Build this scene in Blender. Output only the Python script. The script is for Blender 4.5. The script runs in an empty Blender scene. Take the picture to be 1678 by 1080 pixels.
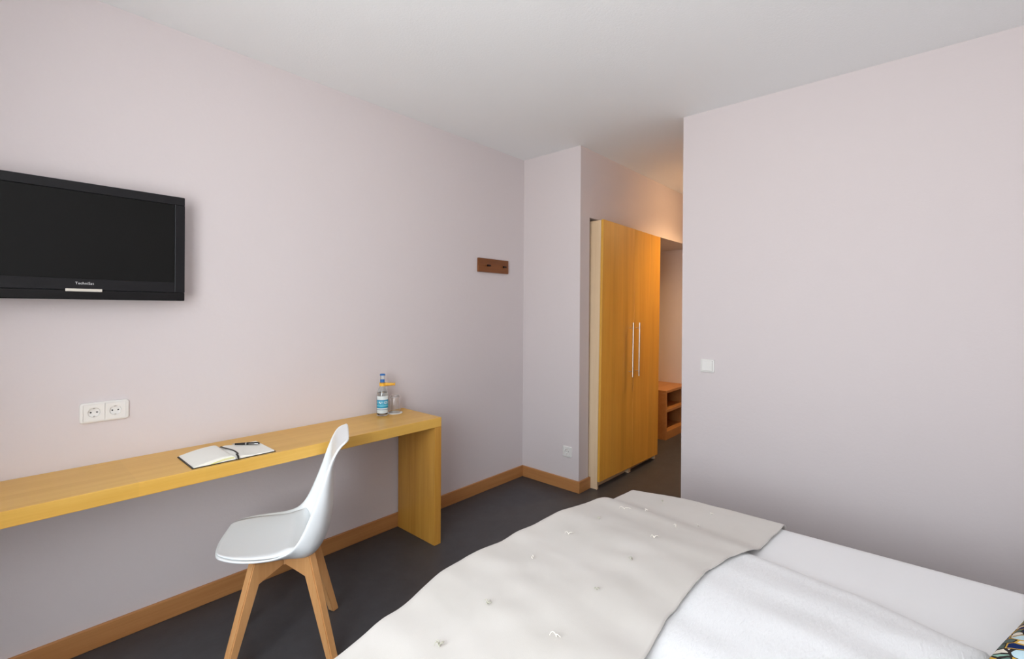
import bpy, bmesh, math, random
from mathutils import Vector, Matrix, noise
random.seed(7)
sc = bpy.context.scene
col = sc.collection

# ------------------------------------------------------------------ camera
F_PX, YAW, PITCH, ROLL, CY, H = 765.92, 0.7267, -0.0024, 0.0062, 509.37, 1.38
F0 = Vector((math.cos(YAW), math.sin(YAW), 0)); R0 = Vector((math.sin(YAW), -math.cos(YAW), 0)); U0 = Vector((0, 0, 1))
Fv = F0*math.cos(PITCH) + U0*math.sin(PITCH); Uv = U0*math.cos(PITCH) - F0*math.sin(PITCH)
Rr = R0*math.cos(ROLL) + Uv*math.sin(ROLL); Ur = Uv*math.cos(ROLL) - R0*math.sin(ROLL)
cd = bpy.data.cameras.new('camera'); cam = bpy.data.objects.new('camera', cd); col.objects.link(cam)
cd.sensor_fit = 'HORIZONTAL'; cd.sensor_width = 36.0
cd.lens = F_PX/1678*36.0
cd.shift_y = -(540-CY)/1678
cd.clip_start = 0.02
cam.matrix_world = Matrix(((Rr.x, Ur.x, -Fv.x, 0), (Rr.y, Ur.y, -Fv.y, 0), (Rr.z, Ur.z, -Fv.z, H), (0, 0, 0, 1)))
sc.camera = cam

# ------------------------------------------------------------------ light and exposure
sc.view_settings.view_transform = 'Standard'; sc.view_settings.look = 'None'
sc.view_settings.gamma = 1.0; sc.view_settings.use_curve_mapping = False
sc.view_settings.exposure = 0.0
W = bpy.data.worlds.new('sky'); sc.world = W; W.use_nodes = True
wn, wl = W.node_tree.nodes, W.node_tree.links; bg = wn['Background']
SKY = 10.8
wtc = wn.new('ShaderNodeTexCoord'); wsp = wn.new('ShaderNodeSeparateXYZ'); wl.new(wtc.outputs['Generated'], wsp.inputs[0])
wcr = wn.new('ShaderNodeValToRGB'); wl.new(wsp.outputs[2], wcr.inputs[0])            # pale overcast sky over bright ground
wcr.color_ramp.elements[0].position = 0.0; wcr.color_ramp.elements[0].color = (1.0, 1.02, 1.03, 1)
wcr.color_ramp.elements[1].position = 0.08; wcr.color_ramp.elements[1].color = (0.88, 0.96, 1.02, 1)
wl.new(wcr.outputs[0], bg.inputs[0]); bg.inputs[1].default_value = SKY
LAMP_COLOR, LAMP_WATTS, LAMP_X, LAMP_Y = (1, .64, .31), 150, 4.50, 1.29      # corridor downlight
WX = -0.58                                   # inner face of the window wall
WIN_Y0, WIN_Y1, WIN_Z0, WIN_Z1 = -0.20, 1.27, 0.55, 2.38
pl = bpy.data.lights.new('window_portal', 'AREA'); pl.shape = 'RECTANGLE'
pl.size = WIN_Z1-WIN_Z0; pl.size_y = WIN_Y1-WIN_Y0; pl.cycles.is_portal = True
po = bpy.data.objects.new('window_portal', pl); col.objects.link(po)
po.location = (WX-0.24, (WIN_Y0+WIN_Y1)/2, (WIN_Z0+WIN_Z1)/2); po.rotation_euler = (0, -math.pi/2, 0)

# ------------------------------------------------------------------ measures of the room
XR, YA, ZC, YC, YE = 2.973, 2.517, 2.621, 1.959, 1.179
NX0, NX1, NZ = 3.102, 5.42, 2.097             # niche in the corridor wall
XEND = 6.3; YB = -1.10; TH = 0.2; BT = 0.015; BH = 0.088

# ------------------------------------------------------------------ materials
def srgb(r, g, b):
    f = lambda c: (c/255/12.92) if c/255 <= .04045 else ((c/255+.055)/1.055)**2.4
    return (f(r), f(g), f(b), 1)
def mat(name, color, rough=.5, metal=0, spec=.5, coat=0):
    m = bpy.data.materials.new(name); m.use_nodes = True
    b = m.node_tree.nodes['Principled BSDF']
    b.inputs['Base Color'].default_value = color; b.inputs['Roughness'].default_value = rough
    b.inputs['Metallic'].default_value = metal; b.inputs['Specular IOR Level'].default_value = spec
    b.inputs['Coat Weight'].default_value = coat
    return m
def nodes(m): return m.node_tree.nodes, m.node_tree.links, m.node_tree.nodes['Principled BSDF']
def coords(m, scale=(1, 1, 1), rot=(0, 0, 0)):
    n, l, b = nodes(m)
    tc = n.new('ShaderNodeTexCoord'); mp = n.new('ShaderNodeMapping')
    mp.inputs['Scale'].default_value = scale; mp.inputs['Rotation'].default_value = rot
    l.new(tc.outputs['Object'], mp.inputs['Vector']); return mp.outputs[0]
def noise_tex(m, vec, scale, detail=3, rough=.5, dist=0):
    n, l, b = nodes(m); t = n.new('ShaderNodeTexNoise')
    t.inputs['Scale'].default_value = scale; t.inputs['Detail'].default_value = detail
    t.inputs['Roughness'].default_value = rough; t.inputs['Distortion'].default_value = dist
    l.new(vec, t.inputs['Vector']); return t.outputs['Fac']
def ramp(m, fac, stops):
    n, l, b = nodes(m); r = n.new('ShaderNodeValToRGB'); e = r.color_ramp.elements
    e[0].position, e[0].color = stops[0]; e[1].position, e[1].color = stops[-1]
    for p, c in stops[1:-1]:
        k = e.new(p); k.color = c
    l.new(fac, r.inputs[0]); return r.outputs[0]
def bump(m, fac, strength, dist=.002):
    n, l, b = nodes(m); k = n.new('ShaderNodeBump')
    k.inputs['Strength'].default_value = strength; k.inputs['Distance'].default_value = dist
    l.new(fac, k.inputs['Height']); l.new(k.outputs[0], b.inputs['Normal'])
def plaster(name, color, sc_=90, st=.25):
    m = mat(name, color, .92, spec=.15); v = coords(m)
    bump(m, noise_tex(m, v, sc_, 4, .6), st, .003); return m
def wood(name, c1, c2, axis, rough=.42, spec=.4, planks=None):
    m = mat(name, c1, rough, spec=spec); n, l, b = nodes(m)
    s = [14, 14, 14]; s[axis] = .9
    v = coords(m, s); f1 = noise_tex(m, v, 1.0, 6, .62, .5)
    s2 = [120, 120, 120]; s2[axis] = 3.0
    v2 = coords(m, s2); f2 = noise_tex(m, v2, 1.0, 2, .5)
    mx = n.new('ShaderNodeMath'); mx.operation = 'MULTIPLY_ADD'; mx.inputs[1].default_value = .3
    l.new(f2, mx.inputs[0]); l.new(f1, mx.inputs[2]); fac = mx.outputs[0]
    c = ramp(m, fac, [(.42, c2), (.86, c1)])
    if planks is not None:                 # broad veneer strips of slightly different tone
        pa, pw, amt = planks
        sp = [0.0, 0.0, 0.0]; sp[pa] = 1/pw
        vp = coords(m, sp); t = n.new('ShaderNodeTexWhiteNoise'); t.noise_dimensions = '3D'
        fl = n.new('ShaderNodeVectorMath'); fl.operation = 'FLOOR'; l.new(vp, fl.inputs[0]); l.new(fl.outputs[0], t.inputs['Vector'])
        mr = n.new('ShaderNodeMapRange'); mr.inputs['To Min'].default_value = 1-amt; mr.inputs['To Max'].default_value = 1+amt*.6
        l.new(t.outputs['Value'], mr.inputs['Value'])
        sm = n.new('ShaderNodeVectorMath'); sm.operation = 'SCALE'; l.new(c, sm.inputs[0]); l.new(mr.outputs[0], sm.inputs['Scale']); c = sm.outputs[0]
    l.new(c, b.inputs['Base Color']); bump(m, f2, .04, .001); return m

M = {}
M['wall'] = plaster('mauve_wall_paint', srgb(223, 214, 214), 60, .22)
M['ceiling'] = plaster('white_ceiling_paint', srgb(246, 247, 247), 110, .35)
M['oak'] = wood('oak_baseboard', srgb(198, 142, 88), srgb(176, 118, 68), 0, .45)
M['oak_y'] = wood('oak_baseboard_across', srgb(198, 142, 88), srgb(176, 118, 68), 1, .45)
M['maple_x'] = wood('maple_along', srgb(240, 192, 96), srgb(226, 172, 74), 0, .33, .5, (0, .21, .05))
M['maple_z'] = wood('maple_upright', srgb(222, 166, 76), srgb(200, 140, 54), 2, .36, .5, (1, .09, .06))
M['door_z'] = wood('maple_doors', srgb(233, 178, 76), srgb(217, 158, 58), 2, .36, .5, (0, .083, .09))
M['birch_z'] = wood('birch_carcass', srgb(238, 212, 178), srgb(228, 198, 160), 2, .5)
M['shelf_w'] = wood('beech_shelf', srgb(200, 144, 88), srgb(182, 124, 70), 0, .45)
M['beech'] = wood('beech_legs', srgb(228, 174, 118), srgb(212, 152, 94), 2, .42)
M['rackwood'] = wood('brown_rack', srgb(140, 84, 42), srgb(112, 64, 32), 0, .4)
M['dark_metal'] = mat('dark_metal', srgb(40, 26, 24), .4, .6)
M['steel'] = mat('brushed_steel', srgb(214, 208, 200), .28, 1.0)
M['chrome'] = mat('chrome', srgb(220, 220, 222), .12, 1.0)
M['white_plastic'] = mat('white_plastic', srgb(240, 238, 234), .35)
M['socket_dark'] = mat('socket_hole', srgb(30, 30, 30), .6)
M['bezel'] = mat('black_bezel', srgb(20, 20, 23), .32, spec=.3)
M['bezel_low'] = mat('black_lower_bezel', srgb(10, 10, 12), .22, spec=.3)
M['screen'] = mat('dark_screen', srgb(16, 16, 15), .45, spec=.18)
M['silver'] = mat('silver_strip', srgb(225, 220, 208), .35, .4)
M['logo'] = mat('logo_silver', srgb(235, 235, 235), .5)
M['shell'] = mat('white_shell', srgb(244, 247, 248), .38)
M['pad'] = mat('white_pad', srgb(243, 246, 248), .5)
M['paper'] = mat('paper', srgb(250, 249, 242), .8, spec=.2)
M['paper_yellow'] = mat('paper_yellow_edge', srgb(232, 228, 150), .7, spec=.2)
M['book_black'] = mat('black_cover', srgb(34, 30, 30), .6)
M['pen_black'] = mat('pen_black', srgb(18, 18, 20), .22)
M['blue'] = mat('blue_cap', srgb(34, 104, 176), .35)
M['tag'] = mat('yellow_tag', srgb(238, 178, 52), .5)
M['coaster'] = mat('white_coaster', srgb(236, 232, 226), .6)
M['lamp_white'] = mat('lamp_body', srgb(236, 234, 230), .4)

m = M['floor'] = mat('anthracite_linoleum', srgb(60, 58, 62), .42, spec=.4)
v = coords(m); n, l, b = nodes(m)
l.new(ramp(m, noise_tex(m, v, 9, 8, .72), [(.3, srgb(62, 62, 65)), (.7, srgb(74, 74, 78))]), b.inputs['Base Color'])
bump(m, noise_tex(m, v, 160, 2), .06, .001)

m = M['spread'] = mat('beige_bedspread', srgb(216, 211, 205), .95, spec=.1)
v = coords(m); n, l, b = nodes(m); b.inputs['Sheen Weight'].default_value = .25
l.new(ramp(m, noise_tex(m, v, 5, 3), [(.3, srgb(213, 208, 201)), (.7, srgb(219, 214, 208))]), b.inputs['Base Color'])
bump(m, noise_tex(m, v, 420, 2), .22, .001)
M['thread'] = mat('tuft_thread', srgb(236, 230, 220), .9, spec=.1)
M['thread_dark'] = mat('tuft_thread_grey', srgb(190, 187, 172), .9, spec=.1)
M['sheet'] = mat('white_sheet', srgb(247, 247, 248), .9, spec=.1)
m = M['duvet'] = mat('white_seersucker', srgb(247, 248, 249), .9, spec=.1)
n, l, b = nodes(m)
va = coords(m, (34, 150, 34)); fa = noise_tex(m, va, 1.0, 3, .55, .6)
bump(m, fa, .9, .0024)
M['bedbase'] = mat('grey_bed_base', srgb(150, 146, 142), .9, spec=.1)

m = M['pillow'] = mat('leaf_print', (1, 1, 1, 1), .85, spec=.1); n, l, b = nodes(m)
v0 = coords(m); nt = n.new('ShaderNodeTexNoise'); nt.inputs['Scale'].default_value = 7; l.new(v0, nt.inputs['Vector'])
mixv = n.new('ShaderNodeVectorMath'); mixv.operation = 'MULTIPLY_ADD'; mixv.inputs[1].default_value = (.09, .09, .09)
l.new(nt.outputs['Color'], mixv.inputs[0]); l.new(v0, mixv.inputs[2])
mp = n.new('ShaderNodeMapping'); mp.inputs['Scale'].default_value = (46, 22, 34); mp.inputs['Rotation'].default_value = (0, 0, .7); l.new(mixv.outputs[0], mp.inputs['Vector'])
vo = n.new('ShaderNodeTexVoronoi'); vo.inputs['Scale'].default_value = 1; l.new(mp.outputs[0], vo.inputs['Vector'])
ve = n.new('ShaderNodeTexVoronoi'); ve.feature = 'DISTANCE_TO_EDGE'; ve.inputs['Scale'].default_value = 1; l.new(mp.outputs[0], ve.inputs['Vector'])
sx = n.new('ShaderNodeSeparateColor'); l.new(vo.outputs['Color'], sx.inputs[0])
cr = n.new('ShaderNodeValToRGB'); cr.color_ramp.interpolation = 'CONSTANT'; e = cr.color_ramp.elements
e[0].position = 0; e[0].color = srgb(226, 218, 204); e[1].position = .85; e[1].color = srgb(90, 104, 100)
for p_, c_ in ((.22, srgb(92, 118, 108)), (.36, srgb(24, 44, 92)), (.48, srgb(188, 212, 222)), (.62, srgb(224, 212, 204)), (.74, srgb(140, 176, 160))):
    k = e.new(p_); k.color = c_
l.new(sx.outputs[0], cr.inputs[0])
er = n.new('ShaderNodeValToRGB'); er.color_ramp.interpolation = 'CONSTANT'; e = er.color_ramp.elements
e[0].position = 0; e[0].color = (1, 1, 1, 1); e[1].position = .09; e[1].color = (0, 0, 0, 1); l.new(ve.outputs['Distance'], er.inputs[0])
ec = n.new('ShaderNodeValToRGB'); ec.color_ramp.interpolation = 'CONSTANT'; e = ec.color_ramp.elements
e[0].position = 0; e[0].color = srgb(52, 46, 44); e[1].position = .55; e[1].color = srgb(204, 164, 72); l.new(sx.outputs[1], ec.inputs[0])
mx = n.new('ShaderNodeMix'); mx.data_type = 'RGBA'; l.new(er.outputs[0], mx.inputs[0]); l.new(cr.outputs[0], mx.inputs[6]); l.new(ec.outputs[0], mx.inputs[7])
l.new(mx.outputs[2], b.inputs['Base Color'])

def glass(name, tint=(1, 1, 1, 1), ior=1.45):
    g = mat(name, tint, .02); b = g.node_tree.nodes['Principled BSDF']
    b.inputs['Transmission Weight'].default_value = 1.0; b.inputs['IOR'].default_value = ior; return g
M['bottle_glass'] = glass('bottle_glass', (.93, .97, .97, 1)); M['tumbler_glass'] = glass('tumbler_glass', (.97, .98, .98, 1)); M['water'] = glass('water', (.98, 1, 1, 1), 1.33)
m = M['pane'] = bpy.data.materials.new('window_glass'); m.use_nodes = True; n = m.node_tree.nodes; l = m.node_tree.links; n.clear()
o = n.new('ShaderNodeOutputMaterial'); mxs = n.new('ShaderNodeMixShader'); t = n.new('ShaderNodeBsdfTransparent'); g = n.new('ShaderNodeBsdfGlossy'); g.inputs['Roughness'].default_value = .02
mxs.inputs[0].default_value = .06; l.new(t.outputs[0], mxs.inputs[1]); l.new(g.outputs[0], mxs.inputs[2]); l.new(mxs.outputs[0], o.inputs[0])
# bottle label: white paper with a printed blue panel and bands
m = M['label'] = mat('bottle_label', (1, 1, 1, 1), .5); n, l, b = nodes(m)
tc = n.new('ShaderNodeTexCoord'); sp = n.new('ShaderNodeSeparateXYZ'); l.new(tc.outputs['Object'], sp.inputs[0])
mr = n.new('ShaderNodeMapRange'); mr.inputs['From Min'].default_value = .016; mr.inputs['From Max'].default_value = .121; l.new(sp.outputs[2], mr.inputs[0])
cr = n.new('ShaderNodeValToRGB'); cr.color_ramp.interpolation = 'CONSTANT'; e = cr.color_ramp.elements
e[0].position = 0; e[0].color = srgb(214, 226, 230); e[1].position = .80; e[1].color = srgb(226, 236, 240)
for p_, c_ in ((.20, srgb(120, 150, 180)), (.24, srgb(222, 234, 238)), (.30, srgb(30, 150, 190)), (.40, srgb(110, 200, 224)), (.47, srgb(40, 160, 200)), (.74, srgb(60, 130, 180)), (.77, srgb(226, 238, 242))):
    k = e.new(p_); k.color = c_
l.new(mr.outputs[0], cr.inputs[0])
nz = n.new('ShaderNodeTexNoise'); nz.inputs['Scale'].default_value = 150; nz.inputs['Detail'].default_value = 1; l.new(tc.outputs['Object'], nz.inputs['Vector'])
t1 = n.new('ShaderNodeMath'); t1.operation = 'GREATER_THAN'; t1.inputs[1].default_value = .52; l.new(nz.outputs['Fac'], t1.inputs[0])
t2 = n.new('ShaderNodeMath'); t2.operation = 'COMPARE'; t2.inputs[1].default_value = .61; t2.inputs[2].default_value = .075; l.new(mr.outputs[0], t2.inputs[0])
t3 = n.new('ShaderNodeMath'); t3.operation = 'MULTIPLY'; l.new(t1.outputs[0], t3.inputs[0]); l.new(t2.outputs[0], t3.inputs[1])
mk = n.new('ShaderNodeMix'); mk.data_type = 'RGBA'; mk.inputs[7].default_value = srgb(206, 232, 240); l.new(t3.outputs[0], mk.inputs[0]); l.new(cr.outputs[0], mk.inputs[6])
l.new(mk.outputs[2], b.inputs['Base Color'])

# ------------------------------------------------------------------ mesh helpers
def box(bm, x0, x1, y0, y1, z0, z1, bev=0, seg=2):
    vs = [bm.verts.new((x, y, z)) for x in (x0, x1) for y in (y0, y1) for z in (z0, z1)]
    fs = [bm.faces.new([vs[i] for i in f]) for f in ((0, 1, 3, 2), (4, 6, 7, 5), (0, 4, 5, 1), (2, 3, 7, 6), (0, 2, 6, 4), (1, 5, 7, 3))]
    if bev:
        ed = list({e for f in fs for e in f.edges})
        bmesh.ops.bevel(bm, geom=ed, offset=bev, segments=seg, affect='EDGES', profile=.5)
    return bm
def cyl(bm, a, b_, r, r2=None, n=20, caps=True):
    a, b_ = Vector(a), Vector(b_); r2 = r if r2 is None else r2
    d = (b_-a).normalized(); u = d.orthogonal().normalized(); w = d.cross(u)
    ra = [bm.verts.new(a+(u*math.cos(2*math.pi*i/n)+w*math.sin(2*math.pi*i/n))*r) for i in range(n)]
    rb = [bm.verts.new(b_+(u*math.cos(2*math.pi*i/n)+w*math.sin(2*math.pi*i/n))*r2) for i in range(n)]
    for i in range(n): bm.faces.new((ra[i], ra[(i+1) % n], rb[(i+1) % n], rb[i]))
    if caps: bm.faces.new(ra[::-1]); bm.faces.new(rb)
    return bm
def lathe(bm, prof, n=40, close=False):
    rings = []
    for r, z in prof:
        if r < 1e-6: rings.append([bm.verts.new((0, 0, z))])
        else: rings.append([bm.verts.new((r*math.cos(2*math.pi*i/n), r*math.sin(2*math.pi*i/n), z)) for i in range(n)])
    pairs = list(zip(rings, rings[1:])) + ([(rings[-1], rings[0])] if close else [])
    for A, B in pairs:
        for i in range(n):
            j = (i+1) % n
            if len(A) == 1 and len(B) == 1: continue
            if len(A) == 1: bm.faces.new((A[0], B[j], B[i]))
            elif len(B) == 1: bm.faces.new((A[i], A[j], B[0]))
            else: bm.faces.new((A[i], A[j], B[j], B[i]))
    return bm
def prism(bm, poly, axis_fn, t0, t1):
    """closed polygon poly [(a,b)] extruded from t0 to t1; axis_fn(a,b,t)->xyz"""
    A = [bm.verts.new(axis_fn(a, b, t0)) for a, b in poly]; B = [bm.verts.new(axis_fn(a, b, t1)) for a, b in poly]
    n = len(poly)
    for i in range(n): bm.faces.new((A[i], A[(i+1) % n], B[(i+1) % n], B[i]))
    bm.faces.new(A[::-1]); bm.faces.new(B); return bm
def tube(bm, pts, r, n=8, flat=1.0):
    pts = [Vector(p) for p in pts]; rings = []
    for i, p in enumerate(pts):
        d = (pts[min(i+1, len(pts)-1)]-pts[max(i-1, 0)]).normalized()
        s = d.cross(Vector((0, 0, 1)))
        s = s.normalized() if s.length > 1e-4 else d.orthogonal().normalized()
        t = s.cross(d).normalized(); rr = r[i] if isinstance(r, (list, tuple)) else r
        rings.append([bm.verts.new(p+s*math.cos(2*math.pi*k/n)*rr+t*math.sin(2*math.pi*k/n)*rr*flat) for k in range(n)])
    for A, B in zip(rings, rings[1:]):
        for k in range(n): bm.faces.new((A[k], A[(k+1) % n], B[(k+1) % n], B[k]))
    bm.faces.new(rings[0][::-1]); bm.faces.new(rings[-1]); return bm
def grid(bm, fn, nu, nv):
    V = [[bm.verts.new(fn(i/nu, j/nv)) for j in range(nv+1)] for i in range(nu+1)]
    for i in range(nu):
        for j in range(nv): bm.faces.new((V[i][j], V[i+1][j], V[i+1][j+1], V[i][j+1]))
    return V
def stitch(bm, A, B):
    """join the borders of two equal grids (top A, bottom B)"""
    nu, nv = len(A)-1, len(A[0])-1
    path = [(i, 0) for i in range(nu)] + [(nu, j) for j in range(nv)] + [(i, nv) for i in range(nu, 0, -1)] + [(0, j) for j in range(nv, 0, -1)]
    for k in range(len(path)):
        (i, j), (i2, j2) = path[k], path[(k+1) % len(path)]
        bm.faces.new((A[i][j], A[i2][j2], B[i2][j2], B[i][j]))
def obj(name, bm, m, parent=None, smooth=False, angle=35):
    bmesh.ops.recalc_face_normals(bm, faces=bm.faces)
    me = bpy.data.meshes.new(name); bm.to_mesh(me); bm.free(); me.materials.append(m)
    o = bpy.data.objects.new(name, me); col.objects.link(o)
    if parent: o.parent = parent
    if smooth:
        me.polygons.foreach_set('use_smooth', [True]*len(me.polygons))
        if angle < 180: me.set_sharp_from_angle(angle=math.radians(angle))
    return o
def tag(o, label, cat, group=None):
    o['label'] = label; o['category'] = cat
    if group: o['group'] = group
    return o
def thing(name, label, cat, loc=(0, 0, 0), rz=0, group=None):
    o = bpy.data.objects.new(name, None); col.objects.link(o); o.empty_display_size = .1
    o.location = loc; o.rotation_euler = (0, 0, rz); return tag(o, label, cat, group)
def struct(name, bm, m, **k):
    o = obj(name, bm, m, **k); o['kind'] = 'structure'; return o
def NB(): return bmesh.new()
def lerp_pts(pts, x):
    if x <= pts[0][0]: return pts[0][1]
    for (a, p), (b_, q) in zip(pts, pts[1:]):
        if x <= b_:
            t = (x-a)/(b_-a); t = t*t*(3-2*t)*.5+t*.5; return p+(q-p)*t
    return pts[-1][1]
def catmull(P, t):
    n = len(P)-1; x = min(max(t, 0), 1)*n; i = min(int(x), n-1); f = x-i
    p0, p1, p2, p3 = P[max(i-1, 0)], P[i], P[i+1], P[min(i+2, n)]
    return tuple(.5*((2*b)+(-a+c)*f+(2*a-5*b+4*c-d)*f*f+(-a+3*b-3*c+d)*f**3) for a, b, c, d in zip(p0, p1, p2, p3))
def sstep(x): x = min(max(x, 0), 1); return x*x*(3-2*x)

# ------------------------------------------------------------------ the setting
struct('floor', box(NB(), WX-TH, XEND+TH, YB-TH, YA+TH, -.1, 0), M['floor'])
struct('ceiling', box(NB(), WX-TH, XEND+TH, YB-TH, YA+TH, ZC, ZC+.12), M['ceiling'])
struct('wall_left', box(NB(), WX-TH, NX0, YA, YA+TH, 0, ZC), M['wall'])
bm = NB(); box(bm, XR, NX0, YC, YA, 0, ZC)
struct('wall_return', bm, M['wall'])
bm = NB(); box(bm, NX0, NX1, YC, YA+TH, NZ, ZC)
struct('wall_lintel', bm, M['wall'])
bm = NB(); box(bm, NX0, NX1, YA, YA+TH, 0, NZ)
struct('wall_niche', bm, M['wall'])
struct('wall_corridor', box(NB(), NX1, XEND, YC, YA+TH, 0, ZC), M['wall'])
struct('wall_right', box(NB(), XR, XEND, YB-TH, YE, 0, ZC), M['wall'])
struct('wall_end', box(NB(), XEND, XEND+TH, YE-.3, YA+TH, 0, ZC), M['wall'])
struct('wall_back', box(NB(), WX-TH, XR, YB-TH, YB, 0, ZC), M['wall'])
bm = NB()
box(bm, WX-TH, WX, YB, WIN_Y0, 0, ZC); box(bm, WX-TH, WX, WIN_Y1, YA, 0, ZC)
box(bm, WX-TH, WX, WIN_Y0, WIN_Y1, 0, WIN_Z0); box(bm, WX-TH, WX, WIN_Y0, WIN_Y1, WIN_Z1, ZC)
struct('wall_window', bm, M['wall'])
# window: frame, mullion, panes
fx0, fx1 = WX-.17, WX-.11
bm = NB()
box(bm, fx0, fx1, WIN_Y0, WIN_Y1, WIN_Z0, WIN_Z0+.06); box(bm, fx0, fx1, WIN_Y0, WIN_Y1, WIN_Z1-.06, WIN_Z1)
box(bm, fx0, fx1, WIN_Y0, WIN_Y0+.06, WIN_Z0+.06, WIN_Z1-.06); box(bm, fx0, fx1, WIN_Y1-.06, WIN_Y1, WIN_Z0+.06, WIN_Z1-.06)
ym = (WIN_Y0+WIN_Y1)/2
box(bm, fx0, fx1, ym-.03, ym+.03, WIN_Z0+.06, WIN_Z1-.06)
w = struct('window_1', bm, M['white_plastic'])
for a, b_ in ((WIN_Y0+.06, ym-.03), (ym+.03, WIN_Y1-.06)):
    obj('pane', box(NB(), fx0+.028, fx0+.032, a, b_, WIN_Z0+.06, WIN_Z1-.06), M['pane'], w)
# baseboards with a small rounded top edge
def bb(bm, x0, x1, y0, y1): box(bm, x0, x1, y0, y1, 0, BH, .003, 2)
bm = NB(); bb(bm, WX, XR, YA-BT, YA); struct('baseboard_left', bm, M['oak'])
bm = NB(); bb(bm, XR-BT, XR, YC-BT, YA-BT); struct('baseboard_return', bm, M['oak_y'])
bm = NB(); bb(bm, XR, NX0+.012, YC-BT, YC); struct('baseboard_corner', bm, M['oak'])
bm = NB(); bb(bm, XR-BT, XR, YB, YE); struct('baseboard_right', bm, M['oak_y'])
bm = NB(); bb(bm, NX1, XEND, YC-BT, YC); struct('baseboard_corridor', bm, M['oak'])

# ------------------------------------------------------------------ corridor downlight (warm light on the doors)
t = thing('ceiling_lamp', 'round recessed ceiling spotlight glowing warm in the corridor opposite the wardrobe', 'lamp', (LAMP_X, LAMP_Y, ZC))
bm = NB(); lathe(bm, [(.046, -.0005), (.062, -.0005), (.064, -.004), (.060, -.008), (.048, -.008), (.046, -.0005)], 40); obj('lamp_trim', bm, M['steel'], t, True)
mg = M['glow'] = mat('warm_lamp_lens', srgb(255, 230, 190), .4); b = mg.node_tree.nodes['Principled BSDF']
b.inputs['Emission Color'].default_value = (*LAMP_COLOR, 1); b.inputs['Emission Strength'].default_value = 8
obj('lamp_lens', cyl(NB(), (0, 0, -.0005), (0, 0, -.005), .0455, n=36), mg, t)
ld = bpy.data.lights.new('lamp_spot', 'SPOT'); ld.energy = LAMP_WATTS; ld.color = LAMP_COLOR; ld.spot_size = math.radians(132); ld.spot_blend = 1.0; ld.shadow_soft_size = .035
lo = bpy.data.objects.new('lamp_spot', ld); col.objects.link(lo); lo.parent = t; lo.location = (0, 0, -.012)

# ------------------------------------------------------------------ desk
d = thing('desk', 'long wall mounted maple desk with thick top and one end panel', 'desk', (1.0, 2.33, 0))
def L(o, x=0, y=0, z=0): o.location = (x, y, z); return o
dx, dy = 1.0, 2.33
obj('desktop', box(NB(), WX-dx+.002, 1.785-dx, 2.138-dy, YA-dy-.0005, .690, .744, .002), M['maple_x'], d)
obj('side_panel', box(NB(), 1.737-dx, 1.785-dx, 2.138-dy, YA-BT-dy-.0005, 0, .6895, .002), M['maple_z'], d)

# ------------------------------------------------------------------ television
TVX0, TVX1, TVY, TVZ0, TVZ1 = -.075, .574, YA-.10, 1.409, 1.857
tcx = (TVX0+TVX1)/2
t = thing('television', 'black flat screen television mounted on the wall above the desk', 'television', (tcx, TVY, TVZ0))
w2 = (TVX1-TVX0)/2; hh = TVZ1-TVZ0; fb = .036; lowz = .083
bm = NB()
box(bm, -w2, w2, 0, .035, hh-fb, hh, .003); box(bm, -w2, -w2+fb, 0, .035, .036, hh-fb, .0015); box(bm, w2-fb, w2, 0, .035, .036, hh-fb, .0015)
box(bm, -w2+fb, w2-fb, 0, .035, .036, lowz-.004, .0015)
obj('bezel', bm, M['bezel'], t)
obj('lower_bezel', box(NB(), -w2, w2, .001, .035, 0, .0355, .003), M['bezel_low'], t)
obj('screen', box(NB(), -w2+fb, w2-fb, .005, .03, lowz-.004, hh-fb), M['screen'], t)
obj('back_cover', box(NB(), -w2+.02, w2-.02, .0352, .065, .02, hh-.02, .008), M['bezel'], t)
obj('wall_bracket', box(NB(), -.1, .1, .0652, .0998, .12, .32), M['dark_metal'], t)
obj('silver_strip', box(NB(), -.053, .052, -.004, .0005, .030, .041, .001), M['silver'], t)
cu = bpy.data.curves.new('logo', 'FONT'); cu.body = 'TechniSat'; cu.size = .0135; cu.align_x = 'CENTER'; cu.extrude = .0004; cu.resolution_u = 6; cu.space_character = 1.08
to = bpy.data.objects.new('logo', cu); col.objects.link(to)
me = bpy.data.meshes.new_from_object(to.evaluated_get(bpy.context.evaluated_depsgraph_get())); bpy.data.objects.remove(to)
me.materials.clear(); me.materials.append(M['logo'])
lo = bpy.data.objects.new('logo', me); col.objects.link(lo); lo.parent = t; lo.location = (.001, -.0006, .0575); lo.rotation_euler = (math.pi/2, 0, 0)
bb_ = [v.co.x for v in me.vertices]; lo.scale = (.053/(max(bb_)-min(bb_)), 1, 1)

# ------------------------------------------------------------------ sockets and switch (local frame: x right, z up, -y out of the wall)
def rrect(w, h, r, n=6):
    P = []
    for cx, cz, a0 in ((w/2-r, h/2-r, 0), (-w/2+r, h/2-r, 90), (-w/2+r, -h/2+r, 180), (w/2-r, -h/2+r, 270)):
        for k in range(n+1):
            a = math.radians(a0+90*k/n); P.append((cx+r*math.cos(a), cz+r*math.sin(a)))
    return P
def rplate(bm, w, h, r, y0, y1, bev=.002, cx=0, cz=0):
    rings = [[bm.verts.new((x+cx, y, z+cz)) for x, z in rrect(w-2*i, h-2*i, max(r-i, .001))] for i, y in ((0, y0), (0, y1+bev), (bev*.3, y1+bev*.3), (bev, y1))]
    n = len(rings[0])
    for A, B in zip(rings, rings[1:]):
        for i in range(n): bm.faces.new((A[i], A[(i+1) % n], B[(i+1) % n], B[i]))
    bm.faces.new(rings[0][::-1]); bm.faces.new(rings[-1]); return bm
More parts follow.
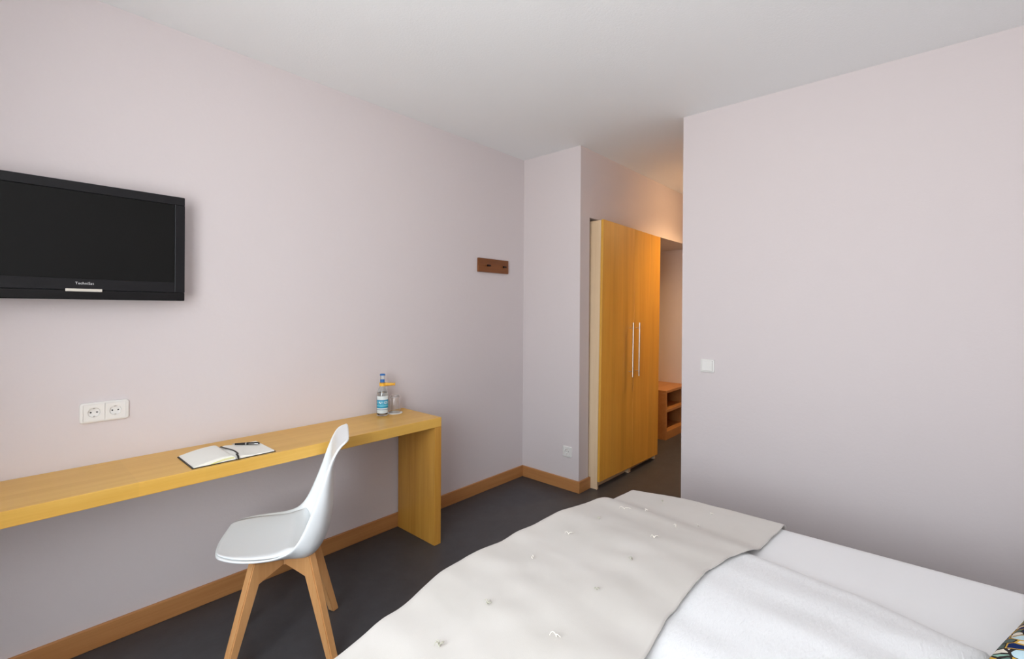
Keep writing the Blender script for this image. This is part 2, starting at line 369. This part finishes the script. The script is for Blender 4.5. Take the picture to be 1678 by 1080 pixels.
def rframe(bm, w, h, r, iw, ih, y1, bev=.002, ir=.003):
    """rounded frame with an open middle and a thin back"""
    prof = [(w, h, r, 0), (w, h, r, y1+bev), (w-.6*bev, h-.6*bev, r, y1+.3*bev), (w-2*bev, h-2*bev, max(r-bev, .001), y1), (iw, ih, ir, y1), (iw, ih, ir, -.0012)]
    rings = [[bm.verts.new((x, y, z)) for x, z in rrect(a, b_, q)] for a, b_, q, y in prof]
    n = len(rings[0])
    for A, B in zip(rings, rings[1:]):
        for i in range(n): bm.faces.new((A[i], A[(i+1) % n], B[(i+1) % n], B[i]))
    bm.faces.new(rings[0][::-1]); bm.faces.new(rings[-1]); return bm
def socket_insert(parent, cx, s=.060):
    """square insert with a round recess, contact holes and earth clips"""
    bm = NB(); n = 40; R = .0195; dep = .0075; y = -.0105
    def sq(a):
        c, s_ = math.cos(a), math.sin(a); k = (s/2)/max(abs(c), abs(s_)); return c*k, s_*k
    angs = [2*math.pi*i/n for i in range(n)]
    ringb = [bm.verts.new((cx+sq(a)[0], -.0015, sq(a)[1])) for a in angs]
    ro = [bm.verts.new((cx+sq(a)[0], y, sq(a)[1])) for a in angs]
    ri = [bm.verts.new((cx+R*math.cos(a), y, R*math.sin(a))) for a in angs]
    rd = [bm.verts.new((cx+R*.93*math.cos(a), y+dep, R*.93*math.sin(a))) for a in angs]
    for A, B in ((ringb, ro), (ro, ri), (ri, rd)):
        for i in range(n): bm.faces.new((A[i], A[(i+1) % n], B[(i+1) % n], B[i]))
    bm.faces.new(rd)
    o = obj('socket_insert', bm, M['white_plastic'], parent, True, 30)
    for x in (-.0095, .0095):
        obj('contact_hole', cyl(NB(), (cx+x, y+dep-.0002, 0), (cx+x, y+dep-.0012, 0), .0028, n=16), M['socket_dark'], o)
    for z in (-1, 1):
        obj('earth_clip', box(NB(), cx-.0025, cx+.0025, y+.0015, y+dep, z*R*.86-.0022, z*R*.86+.0022), M['steel'], o)
    return o
t = thing('wall_socket', 'white double power socket on the wall under the television', 'socket', (.323, YA-.0005, .955))
fr = NB(); rframe(fr, .154, .080, .010, .1335, .0665, -.0095, .003); obj('frame', fr, M['white_plastic'], t, True, 40)
socket_insert(t, -.0333, .0655); socket_insert(t, .0333, .0655)
t = thing('wall_socket', 'white single power socket low on the narrow wall beside the wardrobe', 'socket', (XR-.0005, 2.063, .292), -math.pi/2)
fr = NB(); rframe(fr, .082, .080, .008, .0605, .0605, -.0095, .003); obj('frame', fr, M['white_plastic'], t, True, 40); socket_insert(t, 0, .058)
t = thing('light_switch', 'square white light switch on the right hand wall near its corner', 'switch', (XR-.0005, 1.017, 1.040), -math.pi/2)
fr = NB(); rframe(fr, .083, .080, .008, .0655, .0645, -.0085, .0025); obj('frame', fr, M['white_plastic'], t, True, 40)
bm = NB(); rplate(bm, .0635, .0625, .003, -.0015, -.0115, .002); obj('rocker', bm, M['white_plastic'], t)

# ------------------------------------------------------------------ coat hooks
t = thing('coat_rack', 'small brown wooden coat rack with two pegs on the wall', 'coat rack', (2.600, YA-.0005, 1.715))
obj('board', box(NB(), -.165, .165, -.018, 0, -.052, .052, .002), M['rackwood'], t)
for x in (-.07, .105):
    bm = NB(); cyl(bm, (x, -.018, 0), (x, -.034, 0), .008, .006, 16); cyl(bm, (x-.014, -.034, -.001), (x+.014, -.034, -.001), .0062, .0062, 14)
    obj('hook', bm, M['dark_metal'], t, True)

# ------------------------------------------------------------------ wardrobe
WD0, WDM, WD1, WF, CF = 3.118, 3.645, 4.150, 1.868, 1.889
t = thing('wardrobe', 'tall maple two door wardrobe standing in the corridor niche', 'wardrobe', (WD0, CF, 0))
t.rotation_euler = (0, math.radians(1.0), 0)
ww = WD1-WD0; wm = WDM-WD0; wt = 2.078; dep = .56
bm = NB(); box(bm, 0, .02, 0, dep, .001, wt, .001)
obj('side_panel', bm, M['birch_z'], t)
for x in (wm-.02, wm+.0005, ww-.024): obj('side_panel', box(NB(), x, x+.0195, .002, dep, .001+x*.0, wt-.001), M['birch_z'], t)
obj('top_panel', box(NB(), .0205, ww-.0245, .002, dep, wt-.022, wt-.002), M['birch_z'], t)
obj('plinth', box(NB(), .0205, ww-.0245, .035, .053, .004, .062), M['birch_z'], t)
obj('back_panel', box(NB(), .0205, ww-.0245, dep-.01, dep, .062, wt-.022), M['birch_z'], t)
def door(x0, x1, hx, name='door'):
    o = obj(name, box(NB(), x0, x1, -.021, -.001, .062, wt+.004, .0015), M['door_z'], t)
    bm = NB(); hz0, hz1 = .832, 1.286
    cyl(bm, (hx, -.055, hz0), (hx, -.055, hz1), .0065, n=20)
    for z in (hz0+.045, hz1-.045): cyl(bm, (hx, -.021, z), (hx, -.055, z), .0035, n=12)
    obj('handle', bm, M['steel'], o, True)
door(0.001, wm-.0015, wm-.078); door(wm+.0015, ww-.002, wm+.036)

# ------------------------------------------------------------------ low shelf at the niche end
SX0, SX1, SY0, SY1 = 4.800, 5.418, 2.069, 2.48
t = thing('shoe_shelf', 'low wooden open shelf unit standing behind the wardrobe in the corridor', 'shelf', (SX0, SY0, 0))
sw, sd = SX1-SX0, SY1-SY0
obj('top', box(NB(), 0, sw, 0, sd, .500, .526, .0015), M['shelf_w'], t)
obj('side_panel', box(NB(), 0, .025, 0, sd, 0, .4995, .0015), M['shelf_w'], t); obj('side_panel', box(NB(), sw-.025, sw, 0, sd, 0, .4995, .0015), M['shelf_w'], t)
obj('shelf', box(NB(), .0255, sw-.0255, .004, sd-.01, .292, .316), M['shelf_w'], t)
obj('bottom_panel', box(NB(), .0255, sw-.0255, .004, sd-.01, .0, .085), M['shelf_w'], t)
obj('back_panel', box(NB(), .0255, sw-.0255, sd-.0095, sd, .085, .4995), M['shelf_w'], t)

# ------------------------------------------------------------------ chair
CH = (.83, 2.0, 0); AZ = math.radians(62)
# local frame: +x forward, +y = left of the sitter ... built as (forward, lateral away from camera, up)
t = thing('chair', 'white shell chair with padded seat and beech legs beside the desk', 'chair', CH, AZ+math.pi/2)
def cl(s, w, z): return Vector((s, -w, z))      # lateral away from the camera is local -y
RIM = [(.226, .447), (.205, .452), (.15, .450), (.08, .446), (.01, .447), (-.04, .464), (-.075, .508), (-.107, .580), (-.137, .658), (-.163, .735), (-.187, .790), (-.213, .827), (-.246, .844)]
CEN = [(.238, .441), (.220, .430), (.160, .411), (.085, .391), (.01, .373), (-.065, .366), (-.125, .392), (-.165, .452), (-.184, .540), (-.186, .640), (-.186, .735), (-.206, .803), (-.250, .850)]
WID = [.115, .165, .205, .222, .224, .220, .213, .206, .202, .197, .190, .176, .138]
def shell_pt(u, v, off=0):
    (rs, rz), (cs, cz), (w,) = catmull(RIM, u), catmull(CEN, u), catmull([(x,) for x in WID], u)
    q = sstep((u-.36)/.16)                      # flat bowl under the seat, rounder shell up the back
    k = abs(v)**(1.75+.75*q); lat = v*(1-q)+math.sin(v*math.pi/2)*q
    return cl(cs+(rs-cs)*k, w*lat, cz+(rz-cz)*k)
bm = NB(); grid(bm, lambda a, b_: shell_pt(a, -1+2*b_), 44, 26)
o = obj('shell', bm, M['shell'], t, True, 180)
md = o.modifiers.new('thick', 'SOLIDIFY'); md.thickness = .009; md.offset = 0
md = o.modifiers.new('soft', 'SUBSURF'); md.levels = 1; md.render_levels = 1
# pad
def pad_pt(a, b_, top):
    u = .045+a*.42; v = (-1+2*b_)
    P = shell_pt(u, v*(.90-.05*sstep((a-.6)/.4)))
    if not top: return P+Vector((0, 0, .007))
    (rs, rz), (cs, cz) = catmull(RIM, u), catmull(CEN, u)
    ed = min(1, (1-abs(v))/.14, a/.10, (1-a)/.10); ed = max(ed, 0); rnd = math.sqrt(max(0, 1-(1-ed)**2))
    lift = (rz-.003)-P.z-.016*(1-v*v)*(1-abs(2*a-1)**3)
    if a > .8: lift *= 1-.55*(a-.8)/.2
    return P+Vector((0, 0, .009+max(lift, .004)*rnd))
bm = NB(); A = grid(bm, lambda a, b_: pad_pt(a, b_, True), 30, 26); B = grid(bm, lambda a, b_: pad_pt(a, b_, False), 30, 26); stitch(bm, A, B)
obj('seat_pad', bm, M['pad'], t, True, 180)
# legs: each a bent beech piece with an arm to the centre
LC = (-.005, -.033)                                         # centre of the leg frame (forward, lateral)
for sf, sl in ((1, -1), (-1, -1), (-1, 1), (1, 1)):
    foot = Vector((sf*.190, sl*.172)); R = foot.length; dr = foot/R; tn = Vector((-dr.y, dr.x)); hw = .017
    poly = [(R+.012, 0), (R-.020, 0), (.128, .318), (.018, .338), (.018, .362), (.118, .391), (.145, .403)]
    bm = NB()
    prism(bm, poly, lambda r, z, q: cl(LC[0]+dr.x*r+tn.x*q, LC[1]+dr.y*r+tn.y*q, z), -hw, hw)
    bmesh.ops.bevel(bm, geom=list(bm.edges), offset=.004, segments=2, affect='EDGES')
    obj('leg', bm, M['beech'], t, True, 35)
bm = NB(); c0 = cl(LC[0], LC[1], .338); cyl(bm, c0, c0+Vector((0, 0, .022)), .022, n=20); obj('leg_hub', bm, M['beech'], t, True)

# ------------------------------------------------------------------ bed, duvet, bedspread, pillow
BX0, BX1, BY0, BY1, MZ = .40, 2.225, -1.03, 1.015, .482
def far_edge(y): return 2.225+.03*(.44-y)             # the bed stands turned a little
t = thing('bed', 'large bed with white sheeted mattress standing in the room', 'bed', ((BX0+BX1)/2, (BY0+BY1)/2, 0))
cx, cy = (BX0+BX1)/2, (BY0+BY1)/2
obj('bed_base', prism(NB(), rrect(BX1-BX0-.06, BY1-BY0-.06, .12, 8), lambda a, b_, q: (a, b_, q), .08, .26), M['bedbase'], t, True, 40)
for x in (BX0-cx+.08, BX1-cx-.14):
    for y in (BY0-cy+.08, BY1-cy-.14): obj('leg', box(NB(), x, x+.06, y, y+.06, 0, .0795, .003), M['bedbase'], t)
bm = NB(); mw, mh = BX1-BX0, BY1-BY0
lay = [(.03, .2605), (.008, .275), (0, .30), (0, MZ-.05), (.006, MZ-.028), (.020, MZ-.010), (.040, MZ-.002), (.062, MZ)]
rings = [[bm.verts.new((x, y, z)) for x, y in rrect(mw-2*i, mh-2*i, .12-i, 8)] for i, z in lay]
for A, B in zip(rings, rings[1:]):
    for i in range(len(A)): bm.faces.new((A[i], A[(i+1) % len(A)], B[(i+1) % len(A)], B[i]))
bm.faces.new(rings[0][::-1]); bm.faces.new(rings[-1])
obj('mattress', bm, M['sheet'], t, True, 60)
t.rotation_euler.z = .03
# turn about the middle of the far side
ox, oy = BX1-cx, .44-cy; t.location.x = BX1-(ox*math.cos(.03)-oy*math.sin(.03)); t.location.y = .44-(ox*math.sin(.03)+oy*math.cos(.03))

XD = [(-.30, 1.705), (-.106, 1.728), (.18, 1.805), (.44, 1.84), (.8, 1.865), (1.2, 1.885)]     # duvet side edge
def xd(y): return lerp_pts(XD, y)
def duvet_h(x, y, cover=False):
    d1 = xd(y)-x; d2 = y+.112-.02*math.sin(x*3); k = min(d1, d2)
    e = min(max(k/.075, 0), 1); base = math.sqrt(max(0, 1-(1-e)**2))
    if cover: base = sstep((k+.10)/.15)             # the spread bridges the duvet's edge softly
    base = .5*base+.5*sstep(k/.34)*base
    puff = .5*noise.noise(Vector((x*3.2, y*1.4, 1.3)))+.35*noise.noise(Vector((x*7+y*2.5, y*3, 4.1)))
    ridge = noise.noise(Vector((x*9-y*1.5, y*1.0, 8)))
    return .052*base + (.012*puff+.006*ridge)*base
def dv(a, b_, top):
    y = -.112+(.985+.112)*b_; x0 = BX0-.005; x = x0+(xd(y)-x0)*(1-(1-a)**1.35 if a < 1 else 1)
    yy = y+.02*math.sin(x*3)*(1-b_)
    if not top: return (x, yy, MZ+.001)
    return (x, yy, MZ+.008+duvet_h(x, yy))
bm = NB(); A = grid(bm, lambda a, b_: dv(a, b_, True), 120, 100); B = grid(bm, lambda a, b_: dv(a, b_, False), 120, 100); stitch(bm, A, B)
tag(obj('duvet', bm, M['duvet'], None, True, 60), 'white seersucker duvet lying on the bed under the beige bedspread', 'duvet')

YIN = [(.30, .47), (.9, .485), (1.06, .498), (1.24, .516), (1.53, .520), (1.66, .505), (1.745, .488), (1.82, .466), (1.874, .462), (2.02, .452), (2.17, .440), (2.5, .43)]
YF = [(.30, 1.06), (.54, 1.070), (.745, 1.110), (1.02, 1.168), (1.30, 1.160), (1.456, 1.155), (1.735, 1.146), (1.905, 1.128), (2.137, 1.112), (2.5, 1.10)]
def spread_z(x, y):
    xx = max(x, BX0-.02); yy = min(y, 1.02)
    h = duvet_h(xx, max(yy, .1), True)
    n_ = .006*noise.noise(Vector((x*4.5, y*4.5, 2)))+.003*noise.noise(Vector((x*11, y*11, 5)))
    rest = sstep((x-xd(yy))/.1)
    return MZ+.020-.008*rest+max(h, 0)*1.02+n_*(1-.6*rest)*.9
def bend(s, edge, r):
    """cloth coordinate s past an edge: returns (position, drop)"""
    if s < edge-r: return s, 0
    a = (s-(edge-r))/r
    if a < math.pi/2: return edge-r+r*math.sin(a), r*(1-math.cos(a))
    return edge+.012*math.sin((s-edge)*9), r+(s-(edge-r)-r*math.pi/2)
def sp(a, b_):
    xa = BX0-.30+(BX1+.36-(BX0-.30))*a
    yq = lerp_pts(YIN, xa)+(1.15-lerp_pts(YIN, xa))*min(b_*1.4, 1)
    xf, dxr = bend(xa, far_edge(yq)+.018-.062*sstep((yq-.80)/.33), .05)
    if xa < cx: q, dl = bend(-xa, -(BX0-.03), .05); xf, dxr = -q, dl
    yin = lerp_pts(YIN, xf)+.004*noise.noise(Vector((xf*12, 3, 1))); edge = lerp_pts(YF, xf)+.007*noise.noise(Vector((xf*6, 9, 1)))
    ya = yin+(edge+.30-yin)*b_
    yf, dyr = bend(ya, edge, .045)
    return Vector((xf, yf, max(spread_z(xf, yf)-max(dxr, dyr), .03)))
bm = NB(); grid(bm, sp, 190, 120)
bs = obj('bedspread', bm, M['spread'], None, True, 180); tag(bs, 'beige tufted bedspread draped over the foot end of the bed', 'bedspread')
md = bs.modifiers.new('thick', 'SOLIDIFY'); md.thickness = .004; md.offset = 0
# tufts of thread scattered over the spread: (x, y, kind, size)
TUFTS = [(1.81, 0.961, 'w', 2.2), (1.424, 0.98, 'w', 1.6), (1.614, 0.966, 'g', 0.6), (1.199, 0.968, 'w', 0.9), (2.081, 0.91, 'g', 0.5), (1.864, 0.89, 'w', 0.8), (1.8, 0.732, 'w', 1.0), (1.936, 0.698, 'w', 0.7), (1.615, 0.738, 'w', 1.2), (1.409, 0.721, 'g', 0.8), (1.186, 0.718, 'g', 0.7), (0.926, 0.909, 'd', 0.9), (0.74, 0.889, 'd', 1.3), (0.954, 0.692, 'w', 1.3), (2.088, 0.696, 'w', 0.7)]
for tx, ty, k, s in TUFTS:
    P = Vector((tx, ty, spread_z(tx, ty)+.004)); bm = NB(); a0_ = random.uniform(0, 6.28)
    for j in range({'w': 2, 'g': 3, 'd': 5}[k]):
        a = random.uniform(0, 6.28) if k != 'w' else a0_+j*2.3+random.uniform(-.5, .5); Ln = .0125*s*random.uniform(.7, 1.2)
        pts = [P+Vector((math.cos(a+q*1.1)*Ln*q, math.sin(a+q*1.1)*Ln*q, .001+.007*math.sin(q*2.6)*min(s, 1.3))) for q in (0, .25, .5, .75, 1)]
        tube(bm, pts, [.0017, .0016, .0014, .0012, .0008], 6)
    bmesh.ops.create_icosphere(bm, subdivisions=1, radius=.0026, matrix=Matrix.Translation(P+Vector((0, 0, .0005))))
    obj('tuft', bm, M['thread_dark'] if k in 'dg' else M['thread'], bs, True)

# patterned pillow near the head end
pl_ = NB(); PW, PD, PT = .54, .50, .105
def pil(a, b_, sgn):
    x, y = -1+2*a, -1+2*b_
    pin = 1-.07*(1-abs(x)**2)*abs(y)**3-.0; pin2 = 1-.07*(1-abs(y)**2)*abs(x)**3
    z = (sgn if sgn > 0 else -.5)*PT*max(0, (1-x**4)*(1-y**4))**.55*.95
    return (x*PW/2*pin2, y*PD/2*pin, z)
A = grid(pl_, lambda a, b_: pil(a, b_, 1), 36, 36); B = grid(pl_, lambda a, b_: pil(a, b_, -1), 36, 36); stitch(pl_, A, B)
pi = obj('pillow', pl_, M['pillow'], None, True, 180); tag(pi, 'leaf patterned pillow in green blue and yellow lying on the white sheet', 'pillow')
pi.location = (1.705, -.405, MZ+.070); pi.rotation_euler = (.03, -.02, -.30)

# ------------------------------------------------------------------ notebook and pen on the desk
DZ = .7442
t = thing('notebook', 'open notebook with black cover and blank cream pages on the desk', 'notebook', (.697, 2.155, DZ), .0)
HB, DB = .152, .218
def cov(bm, x0, x1): box(bm, x0, x1, 0, DB, 0, .0028, .001)
bm = NB(); cov(bm, -HB-.006, .006); cov(bm, .0065, HB+.006)
obj('cover', bm, M['book_black'], t)
# left page block (bulging toward the spine), right block thinner
def block(x0, x1, hf, name):
    bm = NB(); n = 20
    top = [(x0+(x1-x0)*i/n, .0032+hf(i/n)) for i in range(n+1)]
    prism(bm, [(x1, .0032), (x0, .0032)]+top, lambda a, b_, q: (a, q, b_), .003, DB-.003)
    return obj(name, bm, M['paper'], t, True, 40)
block(-HB, -.002, lambda q: .003+.017*math.sin(math.pi*min(q*.62+.0, 1))*(1-max(0, (q-.86)/.14)**2*.75), 'pages')
block(.002, HB, lambda q: .0045+.0055*math.exp(-((q-.12)/.2)**2)*(1-math.exp(-(q/.05)**2)), 'pages')
for k, (h_, x0) in enumerate(((.0125, -.095), (.0075, -.088))):
    bm = NB(); pts = [Vector((x0+(-.008-x0)*i/10, .0022, .0036+h_*math.sin(math.pi*.55*i/10)*(1-.25*(i/10)**4))) for i in range(11)]
    tube(bm, pts, .0013, 6); obj('page_edge', bm, M['paper_yellow'], t, True)
bm = NB(); pts = [(.004, DB+.002, .0045), (.005, DB-.004, .012), (.002, DB*.85, .0155), (.016, DB*.6, .0150), (.022, DB*.42, .0140), (.018, DB*.2, .0150), (.010, .03, .0165), (.006, .004, .016), (.005, -.004, .010), (.004, -.005, .003)]
P2 = [catmull([tuple(p) for p in pts], i/40) for i in range(41)]
tube(bm, P2, .0038, 8, .45); obj('ribbon', bm, M['book_black'], t, True)
t = thing('pen', 'black ballpoint pen with silver rings lying on the open notebook', 'pen', (.786, 2.330, DZ+.0155), math.atan2(-.085, .105))
bm = NB(); cyl(bm, (-.040, 0, 0), (.004, 0, 0), .0042, .0055); obj('barrel', bm, M['pen_black'], t, True)
bm = NB(); cyl(bm, (.010, 0, 0), (.058, 0, 0), .0058, .0052); cyl(bm, (.058, 0, 0), (.064, 0, 0), .0052, .0035); obj('cap', bm, M['pen_black'], t, True)
bm = NB(); cyl(bm, (.0042, 0, 0), (.0098, 0, 0), .0059); obj('ring', bm, M['chrome'], t, True)
bm = NB(); cyl(bm, (-.054, 0, 0), (-.0402, 0, 0), .0010, .0036); obj('tip', bm, M['chrome'], t, True)
bm = NB(); box(bm, .020, .060, -.0085, -.0062, -.0012, .0012, .0005); cyl(bm, (.058, -.0074, 0), (.058, -.003, 0), .0016, n=10); obj('clip', bm, M['chrome'], t, True)

# ------------------------------------------------------------------ bottle, coaster, tumbler
t = thing('water_bottle', 'clear glass water bottle with blue label and yellow neck tag on the desk', 'bottle', (1.575, 2.432, DZ), math.radians(-122))
outer = [(0, .004), (.020, .002), (.030, 0), (.0325, .003), (.0335, .010), (.0335, .124), (.0315, .139), (.0245, .157), (.0168, .172), (.0143, .187), (.0130, .215), (.0130, .232), (.0145, .234), (.0145, .238)]
inner = [(.0110, .238), (.0105, .200), (.0118, .186), (.0140, .172), (.0215, .157), (.0285, .139), (.0305, .123), (.0305, .012), (.026, .008), (0, .010)]
bm = NB(); lathe(bm, outer+inner, 48); obj('glass_body', bm, M['bottle_glass'], t, True, 60)
bm = NB(); lathe(bm, [(0, .0105), (.0255, .0085), (.0302, .0125), (.0302, .1225), (.0284, .1375), (.0, .1375)], 48); obj('water', bm, M['water'], t, True, 60)
def band(r, z0, z1, a0, a1, n=28, th=.0004):
    bm = NB()
    for rr in (r,):
        A = [[bm.verts.new(((rr+q)*math.cos(a0+(a1-a0)*i/n), (rr+q)*math.sin(a0+(a1-a0)*i/n), z)) for i in range(n+1)] for q, z in ((0, z0), (th, z0), (th, z1), (0, z1))]
        for k in range(4):
            for i in range(n): bm.faces.new((A[k][i], A[k][i+1], A[(k+1) % 4][i+1], A[(k+1) % 4][i]))
        for i in (0, n): bm.faces.new([A[k][i] for k in range(4)])
    return bm
obj('label', band(.0338, .018, .119, -1.15, 1.25), M['label'], t, True)
obj('neck_label', band(.0140, .198, .216, -1.5, .9), M['blue'], t, True)
bm = NB(); lathe(bm, [(0, .2475), (.0135, .2475), (.0152, .2455), (.0158, .240), (.0158, .2385), (.0149, .2385), (.0149, .2392), (0, .2392)], 36); obj('cap', bm, M['blue'], t, True, 50)
# yellow paper tag wrapped round the neck with a rolled end sticking out
g = band(.0172, .176, .195, 0, 2*math.pi*.999, 32, .0012); 
ad = Vector((math.cos(math.radians(82)), math.sin(math.radians(82)), 0)); sd_ = Vector((-ad.y, ad.x, 0))
def tagpt(q, wd, zz): return ad*q+sd_*wd+Vector((0, 0, zz))
A = []
for q, w_, h_ in ((.012, .008, .0085), (.024, .009, .0085), (.036, .009, .0075), (.050, .0085, .007), (.060, .0075, .0065), (.064, .004, .0045), (.073, .0095, .0085)):
    A.append([g.verts.new(tagpt(q, w_*math.cos(2*math.pi*k/12), .1850+h_*1.25*math.sin(2*math.pi*k/12))) for k in range(12)])
for P_, Q_ in zip(A, A[1:]):
    for k in range(12): g.faces.new((P_[k], P_[(k+1) % 12], Q_[(k+1) % 12], Q_[k]))
g.faces.new(A[0][::-1]); g.faces.new(A[-1])
obj('neck_tag', g, M['tag'], t, True, 40)

bm = NB(); lathe(bm, [(0, 0), (.044, 0), (.0475, .001), (.048, .0025), (.0475, .004), (.044, .0045), (0, .0045)], 48)
co = obj('coaster', bm, M['coaster'], None, True, 50); tag(co, 'round white coaster under the upturned glass on the desk', 'coaster'); co.location = (1.661, 2.432, DZ)
bm = NB()
lathe(bm, [(.0345, 0), (.0340, .030), (.0315, .070), (.0285, .096), (.0262, .1035), (.0240, .105), (0, .104),
           ][:6]+[(0, .105), (0, .0965), (.0250, .0950), (.0270, .092), (.0300, .069), (.0325, .030), (.0330, 0)], 48, True)
tu = obj('drinking_glass', bm, M['tumbler_glass'], None, True, 60); tag(tu, 'clear drinking glass standing upside down on a coaster beside the bottle', 'glass'); tu.location = (1.661, 2.432, DZ+.0047)
